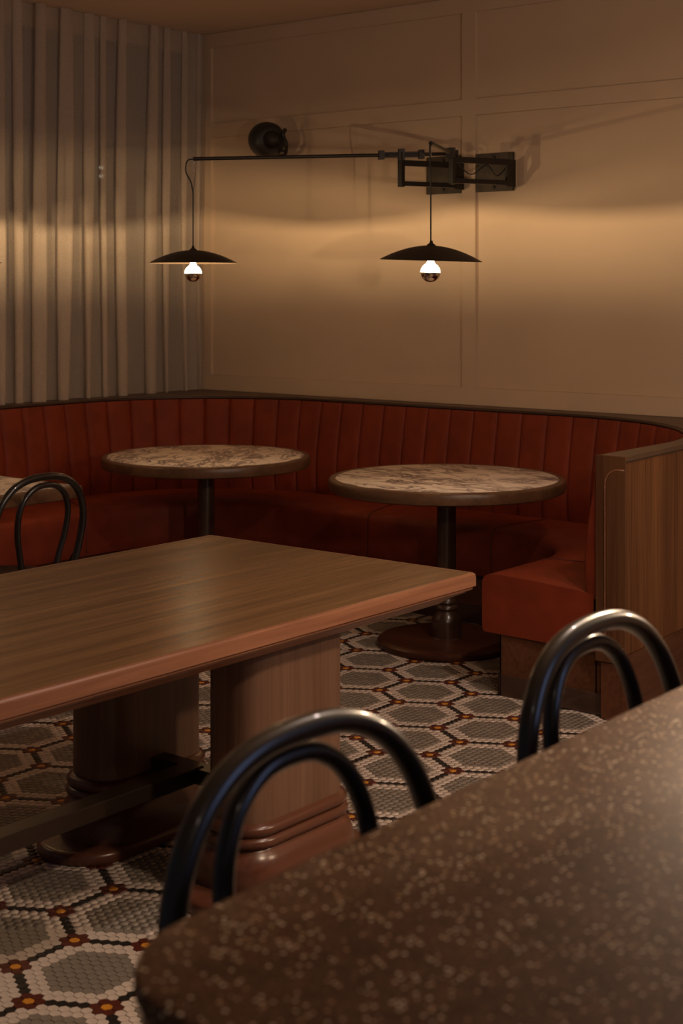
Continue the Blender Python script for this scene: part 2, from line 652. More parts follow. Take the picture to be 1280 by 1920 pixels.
tile_faces = [(6, 7, 8, 9, 10, 11)] + [(i, (i + 1) % 6, 6 + (i + 1) % 6, 6 + i) for i in range(6)]
tv = [(RT * h[0], RT * h[1], ZG) for h in hex_o] + [((RT - 0.0007) * h[0], (RT - 0.0007) * h[1], ZT) for h in hex_o]
tile_mesh = {}
for k in KN:
    me = bpy.data.meshes.new('tile_' + k)
    me.from_pydata(tv, [], tile_faces)
    me.materials.append(M['tile_' + k])
    tile_mesh[k] = me
for i in order:
    o = bpy.data.objects.new('tile', tile_mesh[KN[TK[i]]])
    COL.objects.link(o)
    o.location = (TP[i, 0], TP[i, 1], rng.uniform(-0.0003, 0.0002))
    o.parent = floor
R_ = np.where(~single)[0]
base = np.array(tv)
n_ = len(R_)
VV = np.repeat(base[None], n_, 0)
VV[:, :, 0] += TP[R_, 0][:, None]
VV[:, :, 1] += TP[R_, 1][:, None]
VV[:, 6:, 2] += rng.uniform(-0.0003, 0.0002, n_)[:, None]
me = bpy.data.meshes.new('mosaic_tiles')
loops_one = np.array([v for f in tile_faces for v in f])
sizes = np.array([len(f) for f in tile_faces])
loops = (loops_one[None] + (np.arange(n_) * 12)[:, None]).ravel()
starts = np.concatenate([[0], np.cumsum(np.tile(sizes, n_))[:-1]])
me.vertices.add(n_ * 12)
me.vertices.foreach_set('co', VV.ravel())
me.loops.add(len(loops))
me.loops.foreach_set('vertex_index', loops)
me.polygons.add(n_ * 7)
me.polygons.foreach_set('loop_start', starts)
me.polygons.foreach_set('loop_total', np.tile(sizes, n_))
me.update(calc_edges=True)
cols = np.array([TILE_COL[k] for k in KN])[TK[R_]]
cols = cols * rng.uniform(0.88, 1.10, n_)[:, None]
at = me.color_attributes.new('tile_colour', 'FLOAT_COLOR', 'POINT')
cc = np.ones((n_, 12, 4))
cc[:, :, :3] = cols[:, None, :]
at.data.foreach_set('color', cc.ravel())
me.materials.append(M['tile_attr'])
mo = bpy.data.objects.new('mosaic_tiles', me)
COL.objects.link(mo)
mo.parent = floor
mo['kind'] = 'stuff'
mo['label'] = 'hexagon mosaic of grey cells, white rings and brown flowers'


# ------------------------------------------------------------------ banquette
bq = thing('banquette', 'curved rust red leather banquette with channelled back wrapping the panelled corner', 'banquette', (-4.5, 6.0, 0))
BO = (-4.5, 6.0, 0)
NSEG = 24


def path(xl, xr, yb, rl, rr, y0=2.6, y1=4.93):
    P, Nn = [], []
    segs = []
    for i in range(NSEG + 1):
        P.append((xl, y0 + (yb - rl - y0) * i / NSEG)); Nn.append((1, 0))
    for i in range(1, NSEG + 1):
        a = PI - PI / 2 * i / NSEG
        P.append((xl + rl + rl * math.cos(a), yb - rl + rl * math.sin(a))); Nn.append((-math.cos(a), -math.sin(a)))
    for i in range(1, NSEG + 1):
        P.append((xl + rl + (xr - rr - xl - rl) * i / NSEG, yb)); Nn.append((0, -1))
    for i in range(1, NSEG + 1):
        a = PI / 2 - PI / 2 * i / NSEG
        P.append((xr - rr + rr * math.cos(a), yb - rr + rr * math.sin(a))); Nn.append((-math.cos(a), -math.sin(a)))
    for i in range(1, NSEG + 1):
        P.append((xr, yb - rr + (y1 - yb + rr) * i / NSEG)); Nn.append((-1, 0))
    return np.array(P), np.array(Nn)


BP, BN = path(-6.25, -2.705, 6.43, 0.97, 1.0, y1=4.915)
FP, FN = path(-5.69, -3.24, 5.86, 0.70, 0.50, y1=4.94)
# backrest channels
seglen = np.linalg.norm(np.diff(BP, axis=0), axis=1)
cum = np.concatenate([[0], np.cumsum(seglen)])


def bp_at(s):
    x = np.interp(s, cum, BP[:, 0]); y = np.interp(s, cum, BP[:, 1])
    nx = np.interp(s, cum, BN[:, 0]); ny = np.interp(s, cum, BN[:, 1])
    l = math.hypot(nx, ny)
    return x, y, nx / l, ny / l


# a seam stands at x=-5.369 of the straight back: phase the channels on it
s_ref = np.interp(-5.369 + 6.25 - 0.97, [0, 1], [0, 1]) + cum[2 * NSEG]
CH = 0.1455
k0 = math.floor(s_ref / CH)
edges = [s_ref - k0 * CH + i * CH for i in range(int((cum[-1] - (s_ref - k0 * CH)) / CH) + 1)]
if cum[-1] - edges[-1] > 0.03:
    edges.append(cum[-1])
else:
    edges[-1] = cum[-1]
prof_z = [(0.44, 0.052), (0.50, 0.062), (0.60, 0.063), (0.72, 0.050), (0.84, 0.030), (0.925, 0.014), (0.955, 0.008), (0.964, 0.004)]
for sa, sb in zip(edges, edges[1:]):
    V, Fc = [], []
    us = [0.0, 0.03, 0.10, 0.25, 0.5, 0.75, 0.90, 0.97, 1.0]
    for z, ins in prof_z:
        for u in us:
            x, y, nx, ny = bp_at(sa + (sb - sa) * u)
            bul = 0.015 * (1 - abs(2 * u - 1) ** 10) - 0.008
            kk = 1.0
            V.append((x + nx * (ins + bul * kk), y + ny * (ins + bul * kk), z))
    m_ = len(us)
    for i in range(len(prof_z) - 1):
        for j in range(m_ - 1):
            Fc.append((i * m_ + j, i * m_ + j + 1, (i + 1) * m_ + j + 1, (i + 1) * m_ + j))
    Fc.append(tuple(range(m_)))
    if sb == edges[-1]:
        for z, ins in prof_z:
            x, y, nx, ny = bp_at(sb)
            V.append((x - nx * 0.012, y - ny * 0.012, z))
        q0 = len(prof_z) * m_
        for i in range(len(prof_z) - 1):
            Fc.append((i * m_ + m_ - 1, q0 + i, q0 + i + 1, (i + 1) * m_ + m_ - 1))
    mesh_obj('back_channel', V, Fc, M['leather'], bq, True, 60, BO)

# seat cushions: sections along the front curve
NP = len(FP)


def seat_section(i0, i1, name):
    prof = [(1.06, 0.455), (0.9, 0.463), (0.5, 0.472), (0.16, 0.474), (0.06, 0.470), (0.022, 0.460), (0.004, 0.442), (0.0, 0.40), (0.0, 0.30), (0.004, 0.255), (0.02, 0.243), (0.12, 0.243), (1.06, 0.243)]
    V, Fc = [], []
    m = len(prof)
    idx = list(range(i0, i1 + 1))
    for k in idx:
        f, b = FP[k], BP[k] + BN[k] * 0.05
        for t, z in prof:
            p = f + (b - f) * t
            V.append((p[0], p[1], z))
    # pull the end rows in slightly so that the seams read
    for r in range(len(idx) - 1):
        for j in range(m - 1):
            Fc.append((r * m + j, (r + 1) * m + j, (r + 1) * m + j + 1, r * m + j + 1))
    Fc.append(tuple(range(m)))
    Fc.append(tuple((len(idx) - 1) * m + j for j in range(m - 1, -1, -1)))
    o = mesh_obj(name, V, Fc, M['leather'], bq, True, 40, BO)
    # welt along the seam at the section start
    f, b = FP[i0], BP[i0] + BN[i0] * 0.05
    pts = [(f[0] + (b[0] - f[0]) * t, f[1] + (b[1] - f[1]) * t, z) for t, z in prof[1:10]]
    pts = [(p[0] + FN[i0][0] * 0.0015, p[1] + FN[i0][1] * 0.0015, p[2] + 0.0012) for p in pts]
    v, f_ = tube(pts, 0.0028, 6)
    mesh_obj('seam_welt', v, f_, M['piping'], o, True, None, BO)


secs = [0, 12, NSEG - 1, 2 * NSEG + 9, 3 * NSEG - 1, 4 * NSEG, 5 * NSEG]
for a, b in zip(secs, secs[1:]):
    seat_section(a, b, 'seat_cushion')

# plinth under the seat
V, Fc = [], []
for k in range(NP):
    f, b = FP[k], BP[k]
    for t, z in ((0.14, 0.0), (0.14, 0.243), (0.95, 0.243), (0.95, 0.0)):
        p = f + (b - f) * t
        V.append((p[0], p[1] + (0.03 if k == NP - 1 else 0), z))
for k in range(NP - 1):
    for j in range(4):
        l = (j + 1) % 4
        Fc.append((k * 4 + j, k * 4 + l, (k + 1) * 4 + l, (k + 1) * 4 + j))
Fc.append((0, 1, 2, 3)); Fc.append(tuple((NP - 1) * 4 + j for j in (3, 2, 1, 0)))
mesh_obj('plinth', V, Fc, M['teak_h'], bq, False, None, BO)
# toe strip below the plinth
V, Fc = [], []
for k in range(NP):
    f, b = FP[k], BP[k]
    for t, z in ((0.155, 0.0), (0.125, 0.0), (0.125, 0.085), (0.155, 0.085)):
        p = f + (b - f) * t
        V.append((p[0], p[1] + (0.02 if k == NP - 1 else 0), z))
for k in range(NP - 1):
    for j in range(4):
        l = (j + 1) % 4
        Fc.append((k * 4 + j, k * 4 + l, (k + 1) * 4 + l, (k + 1) * 4 + j))
Fc.append((0, 1, 2, 3)); Fc.append(tuple((NP - 1) * 4 + j for j in (3, 2, 1, 0)))
mesh_obj('toe_strip', V, Fc, M['column'], bq, False, None, BO)
# end of the plinth, seen under the last seat
add('plinth_end', rbox(-3.155, -2.70, 4.945, 4.965, 0.0, 0.243, 0.003), 'teak_h', bq, org=BO)
add('toe_strip', rbox(-3.15, -2.70, 4.938, 4.95, 0.0, 0.085, 0.003), 'column', bq, org=BO)


# ledge on top, from the back rim to the walls and the end panel
def xo(y):
    return -2.588 - 0.060 * (y - 4.9)


V, Fc = [], []
inner, outer = [], []
for k in range(NP):
    x, y = BP[k] - BN[k] * 0.004
    if k <= NSEG:
        ox, oy = XW, y
    elif k <= 2 * NSEG:
        cx, cy = -6.25 + 0.97, 6.43 - 0.97
        dx, dy = x - cx, y - cy
        t = min((XW - cx) / dx if dx < -1e-6 else 1e9, (YW - cy) / dy if dy > 1e-6 else 1e9)
        ox, oy = cx + dx * t, cy + dy * t
    elif k <= 3 * NSEG:
        ox, oy = x, YW
    elif k <= 4 * NSEG:
        cx, cy = -2.705 - 1.0, 6.43 - 1.0
        dx, dy = x - cx, y - cy
        t = (YW - cy) / dy if dy > 1e-6 else 1e9
        if dx > 1e-6:
            t = min(t, (xo(cy) - cx - 0.0) / (dx + 0.06 * dy))
        ox, oy = cx + dx * t, cy + dy * t
    else:
        ox, oy = xo(y), y
    inner.append((x, y)); outer.append((ox, oy))
inner[-1] = (inner[-1][0], 4.912); outer[-1] = (xo(4.912), 4.912)
for (x, y), (ox, oy) in zip(inner, outer):
    V += [(x, y, LEDGE - 0.018), (x, y, LEDGE), (ox, oy, LEDGE), (ox, oy, LEDGE - 0.018)]
for k in range(NP - 1):
    for j in range(4):
        l = (j + 1) % 4
        Fc.append((k * 4 + j, k * 4 + l, (k + 1) * 4 + l, (k + 1) * 4 + j))
Fc.append((0, 1, 2, 3)); Fc.append(tuple((NP - 1) * 4 + j for j in (3, 2, 1, 0)))
ledge = mesh_obj('ledge', V, Fc, M['ledge'], bq, False, None, BO)
rim_pts = [(x + BN[k][0] * 0.008, y + BN[k][1] * 0.008, LEDGE - 0.009) for k, (x, y) in enumerate(inner)]
v, f = tube(rim_pts[:-2], 0.0075, 6)
mesh_obj('dark_rim', v, f, M['dark_rim'], ledge, True, None, BO)
# back carcass behind the channels (closes the shell)
V, Fc = [], []
for k in range(NP):
    x, y = BP[k] - BN[k] * 0.012
    V += [(x, y, 0.02), (x, y, LEDGE - 0.03), (x - BN[k][0] * 0.03, y - BN[k][1] * 0.03, LEDGE - 0.03), (x - BN[k][0] * 0.03, y - BN[k][1] * 0.03, 0.02)]
for k in range(NP - 1):
    for j in range(4):
        l = (j + 1) % 4
        Fc.append((k * 4 + j, k * 4 + l, (k + 1) * 4 + l, (k + 1) * 4 + j))
Fc.append((0, 1, 2, 3)); Fc.append(tuple((NP - 1) * 4 + j for j in (3, 2, 1, 0)))
mesh_obj('back_board', V, Fc, M['piping'], bq, False, None, BO)

# end cap and outer panel of the right arm
CY = 4.9
cap_o = add('end_cap', rbox(-2.712, -2.588, CY, CY + 0.013, 0.215, LEDGE + 0.0005, 0.002), 'teak_dark', bq, org=BO)
# raised field with two round corners and its bead
x0, x1, z0, z1, rr = -2.672, -2.592, 0.275, 0.930, 0.055


def field(off, yy):
    pts = []
    for cx, cz, a0 in ((x0 + rr, z0 + rr, 180), (x0 + rr, z1 - rr, 90)):
        for i in range(9):
            a = math.radians((a0 + 90 * i / 8) if a0 == 180 else (180 - 90 * i / 8))
            pts.append((cx + (rr - off) * math.cos(a), yy, cz + (rr - off) * math.sin(a)))
    low = [(x1, yy, z0 + off)] + list(reversed(pts[:9]))
    up = pts[9:] + [(x1, yy, z1 - off)]
    return low, up


lo, up = field(0, CY - 0.0005)
line = lo + up
v, f = tube(line, 0.0032, 6)
mesh_obj('bead', v, f, M['walnut_edge'], cap_o, True, None, BO)
lo2, up2 = field(0.006, CY - 0.004)
front = lo2 + up2
lo3, up3 = field(0.001, CY + 0.002)
backp = lo3 + up3
n_f = len(front)
Vf = front + backp
Ff = [tuple(range(n_f))] + [(i, n_f + i, n_f + (i + 1) % n_f, (i + 1) % n_f) for i in range(n_f)]
mesh_obj('raised_field', Vf, Ff, M['teak_dark'], cap_o, False, None, BO)
add('cap_foot', rbox(-2.695, -2.592, CY + 0.008, CY + 0.05, 0.0, 0.215, 0.003), 'teak_h', bq, org=BO)
# outer panel, vertical grain, base board below
ya, yb_ = CY + 0.006, 6.55


def sheet(off, th, z0, z1, mat, name):
    v = []
    for y in (ya, yb_):
        for o_ in (off, off - th):
            for z in (z0, z1):
                v.append((xo(y) + o_, y, z))
    f = [(0, 1, 5, 4), (2, 6, 7, 3), (0, 2, 3, 1), (4, 5, 7, 6), (1, 3, 7, 5), (0, 4, 6, 2)]
    return mesh_obj(name, v, f, M[mat], bq, False, None, BO)


sheet(0.0, 0.02, 0.252, LEDGE - 0.022, 'teak_v', 'outer_panel')
sheet(0.004, 0.024, 0.0, 0.250, 'teak_h', 'base_board')
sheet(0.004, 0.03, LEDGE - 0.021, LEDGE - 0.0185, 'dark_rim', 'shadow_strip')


# ------------------------------------------------------------------ long walnut table
TX, TY = -2.971, 2.14
TL0, TL1, TW = 0.60, 3.676, 1.087
tb = thing('dining_table', 'long walnut communal table on slab pedestals with a metal foot rail', 'table', (TX, TY, 0))
hx, hy = TW / 2, (TL1 - TL0) / 2
edge_prof = [(0.668, -0.085), (0.672, -0.075), (0.684, -0.060), (0.697, -0.034), (0.703, -0.022), (0.709, -0.018),
             (0.7095, -0.010), (0.7135, -0.006), (0.7175, -0.010), (0.7180, -0.016), (0.7210, -0.016), (0.7212, 0.0), (0.745, 0.0), (0.755, -0.0012), (0.759, -0.005), (0.760, -0.010)]
ol = lambda o: rrect(-hx - o, hx + o, -hy - o, hy + o, 0.012, 3)
add('edge_moulding', loft_z(ol, edge_prof), 'walnut_edge', tb, True, 25)
add('top_panel', loft_z(ol, [(0.7585, -0.016), (0.7603, -0.016)]), 'walnut_top', tb)
ped_prof = [(0.235, 0.0), (0.68, 0.0)]
for px_, py_ in ((-0.245, 0.915), (0.301, 0.915), (-0.245, -0.915), (0.301, -0.915)):
    a, b = 0.095, 0.207
    o2 = lambda o, px_=px_, py_=py_: rrect(px_ - a - o, px_ + a + o, py_ - b - o, py_ + b + o, 0.075 + o, 7)
    ped = add('pedestal', loft_z(o2, [(0.20, 0.0), (0.70, 0.0)]), 'walnut_v', tb, True, 35)
    mold = [(0.035, 0.040), (0.085, 0.040), (0.098, 0.036), (0.112, 0.030), (0.126, 0.022), (0.134, 0.012), (0.140, 0.008),
            (0.144, 0.016), (0.152, 0.022), (0.160, 0.022), (0.168, 0.016), (0.171, 0.008),
            (0.175, 0.014), (0.183, 0.019), (0.191, 0.019), (0.199, 0.013), (0.204, 0.001)]
    add('base_moulding', loft_z(o2, mold), 'walnut_base', ped, True, 40)
    o3 = lambda o, px_=px_, py_=py_: rrect(px_ - 0.150 - o, px_ + 0.150 + o, py_ - 0.335 - o, py_ + 0.335 + o, 0.150 + o, 10)
    add('foot_plate', loft_z(o3, [(0.0, -0.004), (0.006, 0.0), (0.022, 0.0), (0.030, -0.004), (0.034, -0.012), (0.035, -0.02)]), 'walnut_base', ped, True, 40)
rail = add('foot_rail', rbox(-0.033, 0.033, -0.91, 0.91, 0.200, 0.245, 0.003), 'rail', tb)
for s in (1, -1):
    add('cross_bar', rbox(-0.19, 0.19, s * 0.91 - 0.03, s * 0.91 + 0.03, 0.196, 0.240, 0.003), 'rail', rail)


# ------------------------------------------------------------------ round marble tables
def round_table(label, x, y, rad, top):
    t = thing('round_table', label, 'table', (x, y, 0), 0, 'marble pedestal tables')
    R = rad
    rim = [(R - 0.032, top - 0.002), (R - 0.030, top + 0.001), (R - 0.012, top + 0.0015), (R - 0.004, top - 0.002), (R, top - 0.010),
           (R, top - 0.040), (R - 0.004, top - 0.050), (R - 0.012, top - 0.054), (0.10, top - 0.054)]
    add('wood_rim', lathe(rim, 96), 'round_rim', t, True, 40)
    mt = add('marble_top', lathe([(R - 0.030, top - 0.012), (R - 0.0305, top - 0.001), (R - 0.033, top + 0.0008), (0.0, top + 0.0008)], 96), 'marble', t, True, 40)
    add('column', lathe([(0.070, top - 0.054), (0.070, top - 0.062), (0.043, top - 0.066), (0.043, 0.20)], 32), 'column', t, True, 40)
    add('turned_collar', lathe([(0.043, 0.215), (0.050, 0.205), (0.052, 0.195), (0.046, 0.187), (0.054, 0.180), (0.056, 0.168), (0.047, 0.160),
                                (0.047, 0.150), (0.058, 0.135), (0.066, 0.118), (0.068, 0.105), (0.066, 0.040), (0.072, 0.034)], 32), 'column', t, True, 40)
    add('base_disc', lathe([(0.0, 0.036), (0.285, 0.036), (0.302, 0.033), (0.310, 0.026), (0.312, 0.006), (0.308, 0.0), (0.0, 0.0)], 72), 'base', t, True, 40)
    return t


t1 = round_table('round marble table nearest the wooden end panel, under the right wall lamp', -3.792, 5.495, 0.530, 0.75)
t2 = round_table('round marble table further back in the rounded corner by the curtain', -5.248, 5.460, 0.530, 0.75)
t2.rotation_euler = (0, 0, 2.2)
# square marble table cut by the left edge of the picture
sq = thing('square_table', 'square marble topped table with straight wooden edge behind the bentwood chair', 'table', (-5.215, 3.95, 0), 0)
h = 0.352
add('wood_rim', loft_z(lambda o: rrect(-h - o, h + o, -h - o, h + o, 0.012, 3), [(0.696, -0.012), (0.700, -0.003), (0.71, 0), (0.742, 0), (0.749, -0.003), (0.7505, -0.010)]), 'round_rim', sq, True, 35)
add('marble_top', loft_z(lambda o: rrect(-h - o, h + o, -h - o, h + o, 0.006, 2), [(0.748, -0.030), (0.7515, -0.031)]), 'marble', sq)
add('column', lathe([(0.070, 0.696), (0.070, 0.688), (0.043, 0.684), (0.043, 0.035)], 32), 'column', sq, True, 40)
add('base_disc', lathe([(0.0, 0.036), (0.245, 0.036), (0.262, 0.030), (0.265, 0.006), (0.262, 0.0), (0.0, 0.0)], 56), 'base', sq, True, 40)


# ------------------------------------------------------------------ bentwood chairs and stools
def bent_seat(name, label, cat, loc, rotz, top, seat_z, group=None, ring_z=None):
    t = thing(name, label, cat, loc, rotz, group)
    r = 0.0145
    ct = top - r                                       # centre line of the hoop top

    def yb(z):                                         # lean of the back
        return 0.055 * min(1.0, max(0.0, (ct - z) / (ct - seat_z)))
    half = [(0.0, 0.0), (0.075, -0.008), (0.135, -0.036), (0.178, -0.085), (0.202, -0.150), (0.206, -0.215), (0.196, -0.29), (0.181, -0.36)]
    hs = ct - seat_z
    half = [(x * 1.07, z * hs / 0.39) if z < -0.25 else (x * 1.07, z) for x, z in half]
    pts = [(-x, yb(ct + z), ct + z) for x, z in reversed(half)] + [(x, yb(ct + z), ct + z) for x, z in half[1:]]
    low = [(0.182, 0.045, seat_z - 0.03), (0.190, 0.020, seat_z * 0.55), (0.205, -0.03, 0.004)]
    pts = [(-x, y, z) for x, y, z in reversed(low)] + pts + low
    cp = catmull(pts, 7)
    rad = [r if p.z > seat_z - 0.05 else r * (0.78 + 0.22 * p.z / seat_z) for p in cp]
    add('back_hoop', tube(cp, rad, 12), 'bent', t, True)
    ihalf = [(0.0, -0.031), (0.045, -0.038), (0.084, -0.066), (0.108, -0.112), (0.115, -0.165), (0.108, -0.235), (0.092, -0.30), (0.078, -0.37)]
    ihalf = [(x * 1.07, z) for x, z in ihalf]
    ip = [(-x, yb(ct + z) - 0.018, ct + z) for x, z in reversed(ihalf)] + [(x, yb(ct + z) - 0.018, ct + z) for x, z in ihalf[1:]]
    ip = [(ip[0][0], 0.062, seat_z - 0.005)] + ip + [(ip[-1][0], 0.062, seat_z - 0.005)]
    add('inner_hoop', tube(catmull(ip, 7), 0.0120, 12), 'bent', t, True)
    cy = 0.245
    add('seat_ring', lathe([(0.172, seat_z - 0.004), (0.190, seat_z - 0.001), (0.203, seat_z - 0.006), (0.206, seat_z - 0.018), (0.203, seat_z - 0.034), (0.195, seat_z - 0.040), (0.170, seat_z - 0.040), (0.172, seat_z - 0.004)], 48, (0, cy, 0)), 'bent', t, True, 50)
    add('seat', lathe([(0.176, seat_z - 0.012), (0.172, seat_z - 0.003), (0.12, seat_z - 0.008), (0.0, seat_z - 0.012), ], 48, (0, cy, 0)), 'seat', t, True, 50)
    for s in (-1, 1):
        leg = catmull([(s * 0.135, cy + 0.125, seat_z - 0.03), (s * 0.152, cy + 0.150, seat_z * 0.55), (s * 0.178, cy + 0.185, 0.004)], 6)
        add('leg', tube(leg, [0.0165 - 0.005 * i / (len(leg) - 1) for i in range(len(leg))], 12), 'bent', t, True)
        br = catmull([(s * 0.196, yb(seat_z + 0.10) - 0.0, seat_z + 0.085), (s * 0.207, 0.075, seat_z + 0.055), (s * 0.212, 0.13, seat_z - 0.005), (s * 0.206, 0.17, seat_z - 0.02)], 5)
        add('side_brace', tube(br, 0.008, 8), 'bent', t, True)
        for dz in (0.012, 0.042):
            add('screw', lathe([(0.0, 0.004), (0.004, 0.002), (0.005, 0.0)], 8, (0, 0, 0)), 'steel', t).matrix_local = \
                __import__('mathutils').Matrix.Translation((s * 0.192, 0.030, seat_z + dz)) @ __import__('mathutils').Matrix.Rotation(PI / 2, 4, 'X')
    rz = ring_z or seat_z * 0.55
    ringr = 0.168
    cyr = 0.215
    add('leg_ring', tube([(ringr * math.cos(a), cyr + ringr * math.sin(a) * 1.08, rz) for a in [2 * PI * i / 40 for i in range(40)]], 0.009, 8, True), 'bent', t, True)
    return t


bent_seat('bentwood_chair', 'black bentwood chair with double hoop back at the square table', 'chair', (-4.485, 3.766, 0), PI / 2, 0.885, 0.465)
bent_seat('bar_stool', 'black bentwood bar stool in the foreground, nearer the rounded bar corner', 'stool', (-1.048, 1.235, 0), -PI / 2, 1.133, 0.745, 'bentwood stools at the bar', 0.28)
bent_seat('bar_stool', 'black bentwood bar stool in front of the wooden banquette end panel', 'stool', (-1.042, 1.878, 0), -PI / 2, 1.136, 0.745, 'bentwood stools at the bar', 0.28)

# ------------------------------------------------------------------ bar counter
bar_t = thing('bar_counter', 'brown terrazzo bar counter with gold flecks and rounded corner', 'counter', (-0.58, 2.1, 0))
BX0, BX1, BY0, BY1, BZ = -0.920, -0.24, 0.798, 3.4, 1.05


def bar_ol(o):
    pts = []
    for cx, cy, a0, r in ((BX1 - 0.02, BY0 + 0.02, -90, 0.02), (BX1 - 0.02, BY1 - 0.02, 0, 0.02), (BX0 + 0.02, BY1 - 0.02, 90, 0.02), (BX0 + 0.125, BY0 + 0.125, 180, 0.125)):
        n = 14 if r > 0.1 else 3
        for i in range(n + 1):
            a = math.radians(a0 + 90 * i / n)
            pts.append((cx + (r + o) * math.cos(a), cy + (r + o) * math.sin(a)))
    return pts


add('terrazzo_top', loft_z(bar_ol, [(1.030, -0.004), (1.033, 0.0), (1.044, 0.0), (1.0485, -0.002), (1.050, -0.006)]), 'terrazzo', bar_t, True, 35, (-0.58, 2.1, 0))
add('edge_band', loft_z(bar_ol, [(0.985, -0.014), (0.99, -0.006), (1.028, -0.006), (1.0305, -0.009)]), 'bar_edge', bar_t, True, 35, (-0.58, 2.1, 0))
add('bar_front', rbox(-0.47, -0.27, 1.10, 3.38, 0.0, 0.985, 0.006), 'teak_v', bar_t, org=(-0.58, 2.1, 0))


# ------------------------------------------------------------------ lamps
def shade_and_bulb(t, O, tipx, tipy, rim_z, tilt, hang_z):
    """shade, bulb and socket hanging at (tipx,tipy); O is the thing's origin"""
    from mathutils import Matrix
    c = Vector((tipx - O[0], tipy - O[1], rim_z - O[2]))
    Rm = Matrix.Translation(c) @ Matrix.Rotation(tilt[0], 4, 'X') @ Matrix.Rotation(tilt[1], 4, 'Y')
    R, Hh = 0.2245, 0.066
    prof = [(0.0, Hh)] + [(R * math.sin(a), Hh * (math.cos(a * 1.0) - math.cos(1.20)) / (1 - math.cos(1.20))) for a in []]
    for i in range(1, 15):
        u = i / 14
        prof.append((R * u, Hh * (1 - u ** 1.9)))
    sh = add('shade', lathe(prof, 64), 'black', t, True)
    inn = [(max(0.0, r_ - 0.001) if r_ > 0 else 0.0, z_ - 0.004) for r_, z_ in prof]
    inn[-1] = (R - 0.0005, -0.0012)
    si = add('shade_lining', lathe(inn, 64), 'shade_in', sh, True)
    add('shade_cap', lathe([(0.0, Hh + 0.022), (0.006, Hh + 0.020), (0.008, Hh + 0.010), (0.018, Hh + 0.003), (0.022, Hh - 0.004)], 20), 'black', sh, True, 50)
    sh.matrix_local = Rm
    bz = -0.052
    rb = 0.0430
    bulb = add('bulb', lathe([(0.013, bz + rb + 0.020), (0.0145, bz + rb + 0.006), (0.021, bz + rb - 0.006)] +
                             [(rb * math.cos(a), bz + rb * math.sin(a)) for a in [math.radians(d) for d in (52, 44, 34, 24, 14, 6, 0)]], 32), 'glow', t, True)
    mc = add('mirror_cap', lathe([(rb * math.cos(a), bz + rb * math.sin(a)) for a in [math.radians(-d) for d in (0, 10, 20, 30, 40, 50, 60, 70, 80)]] + [(0.0, bz - rb)], 32), 'chrome', bulb, True)
    add('socket', lathe([(0.0, Hh - 0.006), (0.019, Hh - 0.008), (0.019, 0.016), (0.016, 0.012), (0.0, 0.012)], 24), 'black', bulb, True, 50)
    bulb.matrix_local = Rm
    lp = Rm @ Vector((0, 0, bz - 0.005))
    pl = point_light('bulb_light', (0, 0, 0), BULB_W, 0.013)
    pl.parent = t
    pl.location = lp
    # cord from the shade to the hanging point
    top = c + Vector((0, 0, Hh + 0.018))
    return top


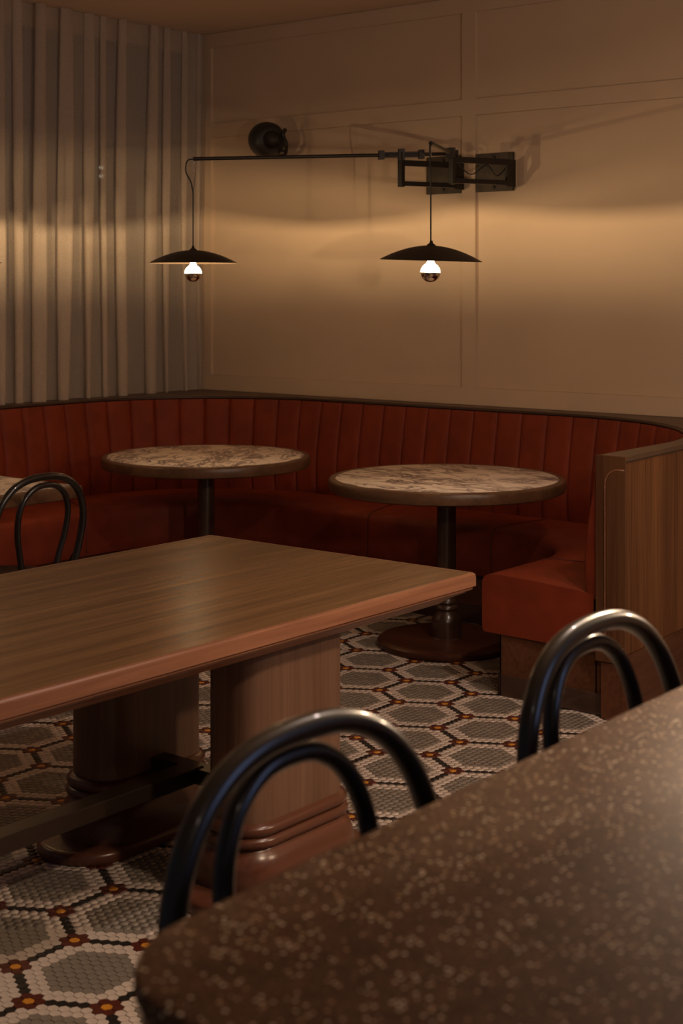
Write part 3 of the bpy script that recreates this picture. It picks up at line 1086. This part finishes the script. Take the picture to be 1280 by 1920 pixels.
def wall_lamp(label, plate_x, pivot_x, post, tip, rod_z, tail, tilt, loop_side):
    O = (plate_x, YW, 2.205)
    t = thing('wall_lamp', label, 'lamp', O, 0, 'swing arm wall lamps')
    hw, hh = 0.114, 0.100
    pl = add('wall_plate', rbox(plate_x - hw, plate_x + hw, YW - 0.002, YW + 0.0155, 2.205 - hh, 2.205 + hh, 0.002), 'plate', t, org=O)
    for dz in (0.078, -0.078):
        v, f = lathe([(0.0, 0.008), (0.006, 0.007), (0.009, 0.003), (0.009, 0.0)], 12)
        b = mesh_obj('bolt', v, f, M['black'], pl)
        b.rotation_euler = (PI / 2, 0, 0)
        b.location = (0, -0.002, dz)
    pv = (pivot_x, 6.485)
    # hinge tube on the plate
    add('hinge', rbox(pv[0] - 0.008, pv[0] + 0.008, pv[1] - 0.008, YW - 0.0015, 2.120, 2.262, 0.002), 'black', t, org=O)
    for z, hgt in ((2.246, 0.030), (2.140, 0.024)):
        add('arm_bar', bar((pv[0], pv[1], z), (post[0], post[1], z), 0.020, hgt), 'black', t, org=O)
    # diagonal gusset under the lower bar
    add('post', rbox(post[0] - 0.014, post[0] + 0.014, post[1] - 0.014, post[1] + 0.014, 2.122, rod_z + 0.012, 0.002), 'black', t, org=O)
    d = Vector((tip[0] - post[0], tip[1] - post[1], 0))
    ln = d.length
    d.normalize()
    sag = tip[2] - rod_z
    P = lambda s: (post[0] + d.x * s, post[1] + d.y * s, rod_z + sag * s / ln)
    add('rod', tube([P(-tail), P(ln * 0.25), P(ln * 0.5), P(ln * 0.75), P(ln)], 0.0095, 12), 'black', t, True, 50, O)
    cl = add('clamp', join(bar(P(-0.10), P(0.10), 0.012, 0.030), bar((P(0)[0], P(0)[1], rod_z - 0.030), (P(0)[0], P(0)[1], rod_z + 0.030), 0.03, 0.03, (d.x, d.y, 0))), 'black', t, org=O)
    for s in (-0.105, 0.105):
        add('clamp_jaw', bar(P(s - 0.014), P(s + 0.014), 0.040, 0.046), 'black', cl, org=O)
    top = shade_and_bulb(t, O, tip[0], tip[1], tip_rim[label], tilt, 0)
    topw = Vector(top) + Vector(O)
    # hook, thin wire and the slack cable beside it
    hk = Vector(P(ln - 0.012))
    hook = [hk + Vector((0, 0, -0.010)), hk + Vector((d.x * 0.010, d.y * 0.010, -0.022)), hk + Vector((d.x * 0.004, d.y * 0.004, -0.036)), hk + Vector((-d.x * 0.006, -d.y * 0.006, -0.048)), hk + Vector((0, 0, -0.062))]
    add('hook', tube(catmull(hook, 4), 0.0022, 6), 'steel', t, True, None, O)
    mid = Vector((topw.x, topw.y, hk.z - 0.185))
    add('wire', tube([hk + Vector((0, 0, -0.060)), mid], 0.0012, 5), 'cable', t, True, None, O)
    e = Vector(P(ln))
    sx = Vector((d.x, d.y, 0))
    cab = [e, e + sx * 0.030 + Vector((0, 0, -0.012)), e + sx * 0.036 + Vector((0, 0, -0.065)), e + sx * 0.012 + Vector((0, 0, -0.115)), mid + sx * 0.004 + Vector((0, 0, 0.035)), mid, (mid + topw) / 2, topw]
    add('cord', tube(catmull(cab, 6), 0.0036, 8), 'cable', t, True, None, O)
    # cable from the rod's tail, looping down to the plate
    q = Vector(P(-tail))
    w = Vector((pivot_x - 0.03, YW - 0.02, 2.235))
    lp = [q, q - sx * 0.03 + Vector((0, 0, -0.02)), (q * 0.7 + w * 0.3) + Vector((0, 0, -0.085)), (q * 0.4 + w * 0.6) + Vector((0, 0, -0.02)), (q * 0.2 + w * 0.8) + Vector((0, 0, -0.065)), w]
    add('cable_loop', tube(catmull(lp, 6), 0.003, 6), 'cable', t, True, None, O)
    return t


LL = 'black swing arm wall lamp reaching left to the curtain, its plate left of the stile'
LR = 'black swing arm wall lamp over the nearer round table, plate right of the stile'
tip_rim = {LL: 1.726, LR: 1.720}
wall_lamp(LL, -4.546, -4.421, (-4.550, 6.182), (-5.270, 5.389, 2.252), 2.288, 0.235, (0, 0), 1)
wall_lamp(LR, -4.225, -4.100, (-4.227, 6.176), (-3.745, 5.305, 2.232), 2.275, 0.10, (0.0, 0.035), 1)
# third lamp, at the left edge of the picture
pend = thing('pendant_lamp', 'dark dish pendant lamp whose rim just enters at the left edge', 'lamp', (-5.50, 4.085, CEIL), 0)
top3 = shade_and_bulb(pend, (-5.50, 4.085, CEIL), -5.50, 4.085, 1.712, (0, 0), 0)
add('cord', tube([top3, (0, 0, -0.6), (0, 0, -0.02)], 0.0036, 8), 'cable', pend, True)
add('ceiling_rose', lathe([(0.0, -0.03), (0.03, -0.028), (0.05, -0.012), (0.055, 0.0), (0.0, 0.0)], 24), 'black', pend, True, 50)

pend2 = thing('pendant_lamp', 'dark dish pendant lamp further along the window row, left of the picture', 'lamp', (-5.50, 2.75, CEIL), 0)
top4 = shade_and_bulb(pend2, (-5.50, 2.75, CEIL), -5.50, 2.75, 1.712, (0, 0), 0)
add('cord', tube([top4, (0, 0, -0.6), (0, 0, -0.02)], 0.0036, 8), 'cable', pend2, True)
add('ceiling_rose', lathe([(0.0, -0.03), (0.03, -0.028), (0.05, -0.012), (0.055, 0.0), (0.0, 0.0)], 24), 'black', pend2, True, 50)

# ------------------------------------------------------------------ wall speaker
so = (-5.655, YW, 2.45)
sp = thing('wall_speaker', 'small black rounded speaker on a wall bracket above the lamp rod', 'speaker', so)
from mathutils import Matrix
prof = []
for i in range(25):
    a = PI * i / 24
    c, s = math.cos(a), math.sin(a)
    rr_ = 0.104 * (abs(s) ** 0.62)
    zz = 0.088 * (abs(c) ** 0.75) * (1 if c > 0 else -1)
    prof.append((rr_ if 0 < i < 24 else 0.0, zz))
body = add('speaker_body', lathe(prof, 40), 'speaker', sp, True)
aim = Vector((0.87, -0.50, -0.10)).normalized().to_track_quat('Z', 'Y').to_matrix().to_4x4()
body.matrix_local = Matrix.Translation((-0.01, -0.165, 0.0)) @ aim
add('grille', lathe([(0.0, 0.0905), (0.045, 0.088), (0.062, 0.080), (0.064, 0.074)], 36), 'grille', body, True)
add('grille_ring', tube([(0.066 * math.cos(2 * PI * i / 40), 0.066 * math.sin(2 * PI * i / 40), 0.077) for i in range(40)], 0.003, 6, True), 'speaker', body, True)
add('bracket', tube(catmull([(0.01, -0.075, -0.09), (0.10, -0.13, -0.085), (0.125, -0.15, -0.03), (0.108, -0.158, 0.02), (0.128, -0.16, 0.055)], 6), 0.011, 8), 'black', sp, True)
add('wall_mount', rbox(-0.115, -0.065, -0.010, 0.0, -0.09, 0.03, 0.003), 'black', sp)
add('mount_arm', tube([(-0.09, -0.01, -0.05), (-0.05, -0.09, -0.05)], 0.012, 10), 'black', sp, True)
add('knob', lathe([(0.0, 0.016), (0.012, 0.014), (0.014, 0.0), (0.0, 0.0)], 14, (0.10, -0.16, -0.075)), 'black', sp, True, 50)


# ------------------------------------------------------------------ curtain
def build_curtain(y0, y1):
    levels = [LEDGE + 0.002, 1.15, 1.4, 1.7, 2.0, 2.3, 2.6, 2.9, 3.05, CEIL - 0.004]
    folds = []
    y = y0
    while y < y1:
        p = random.uniform(0.11, 0.23)
        folds.append((y, min(p, y1 - y + 0.02), random.uniform(0.022, 0.042), random.uniform(0.26, 0.50), random.uniform(-0.028, 0.028), random.uniform(-0.9, 0.9)))
        y += p
    ns = 18
    V, Fc = [], []
    cols = 0
    for li, z in enumerate(levels):
        row = []
        hgt = (z - LEDGE) / (CEIL - LEDGE)
        for k, (fy, p, A, b, dr, ph) in enumerate(folds):
            for i in range(ns):
                u = i / ns
                a = 2 * PI * u
                nd = folds[(k + 1) % len(folds)]
                # drift and depth blend between neighbouring folds so that the sheet stays whole
                drift = dr * (1 - u) + (nd[4] if k + 1 < len(folds) else dr) * u
                amp = A * (1 - u) + (nd[2] if k + 1 < len(folds) else A) * u
                yy = fy + p * u - b * p * math.sin(a) * (1.0 + 0.15 * math.sin(3 * hgt + ph)) + drift * (hgt - 0.5)
                xx = -6.330 + amp * math.cos(a) * (0.75 + 0.25 * (1 - hgt)) + 0.010 * math.sin(ph * 5 + 4 * hgt + u * 2)
                row.append((max(-6.40, min(-6.268, xx)), min(yy, YW - 0.012), z))
        cols = len(row)
        V += row
    for r in range(len(levels) - 1):
        for c in range(cols - 1):
            Fc.append((r * cols + c, r * cols + c + 1, (r + 1) * cols + c + 1, (r + 1) * cols + c))
    return V, Fc


cv, cf = build_curtain(2.4, 6.52)
cu = mesh_obj('curtain', cv, cf, M['curtain'], None, True)
cu['label'] = 'sheer linen curtain hanging in soft folds over the night window'
cu['category'] = 'curtain'

# ------------------------------------------------------------------ night street outside
st = thing('street_lamp', 'pair of small distant street lights glowing through the curtain', 'street light', (-15.0, 13.59, 0))
add('post', lathe([(0.05, 0.0), (0.04, 3.0), (0.0, 3.0)], 10), 'frame', st, True)
for z in (3.22, 3.105):
    add('lamp_globe', lathe([(0.0, 0.028), (0.02, 0.02), (0.028, 0.0), (0.02, -0.02), (0.0, -0.028)], 12, (0, 0, z)), 'street_glow', st, True)
add('lamp_bracket', box(-0.07, -0.03, -0.03, 0.03, 2.95, 3.28), 'frame', st)
ob = thing('office_building', 'dark building across the street with lit cool window strips', 'building', (-17.5, 13.0, 0))
add('facade', box(-2.0, 0.0, -9, 9, 0.0, 12.0), 'facade', ob)
for (ya_, yb2, za, zb) in ((1.6, 2.0, 5.62, 5.70), (2.1, 2.35, 5.72, 5.80), (3.6, 4.0, 5.55, 5.60)):
    w = add('lit_window', box(0.0, 0.03, ya_, yb2, za, zb), 'cool_glow', ob)
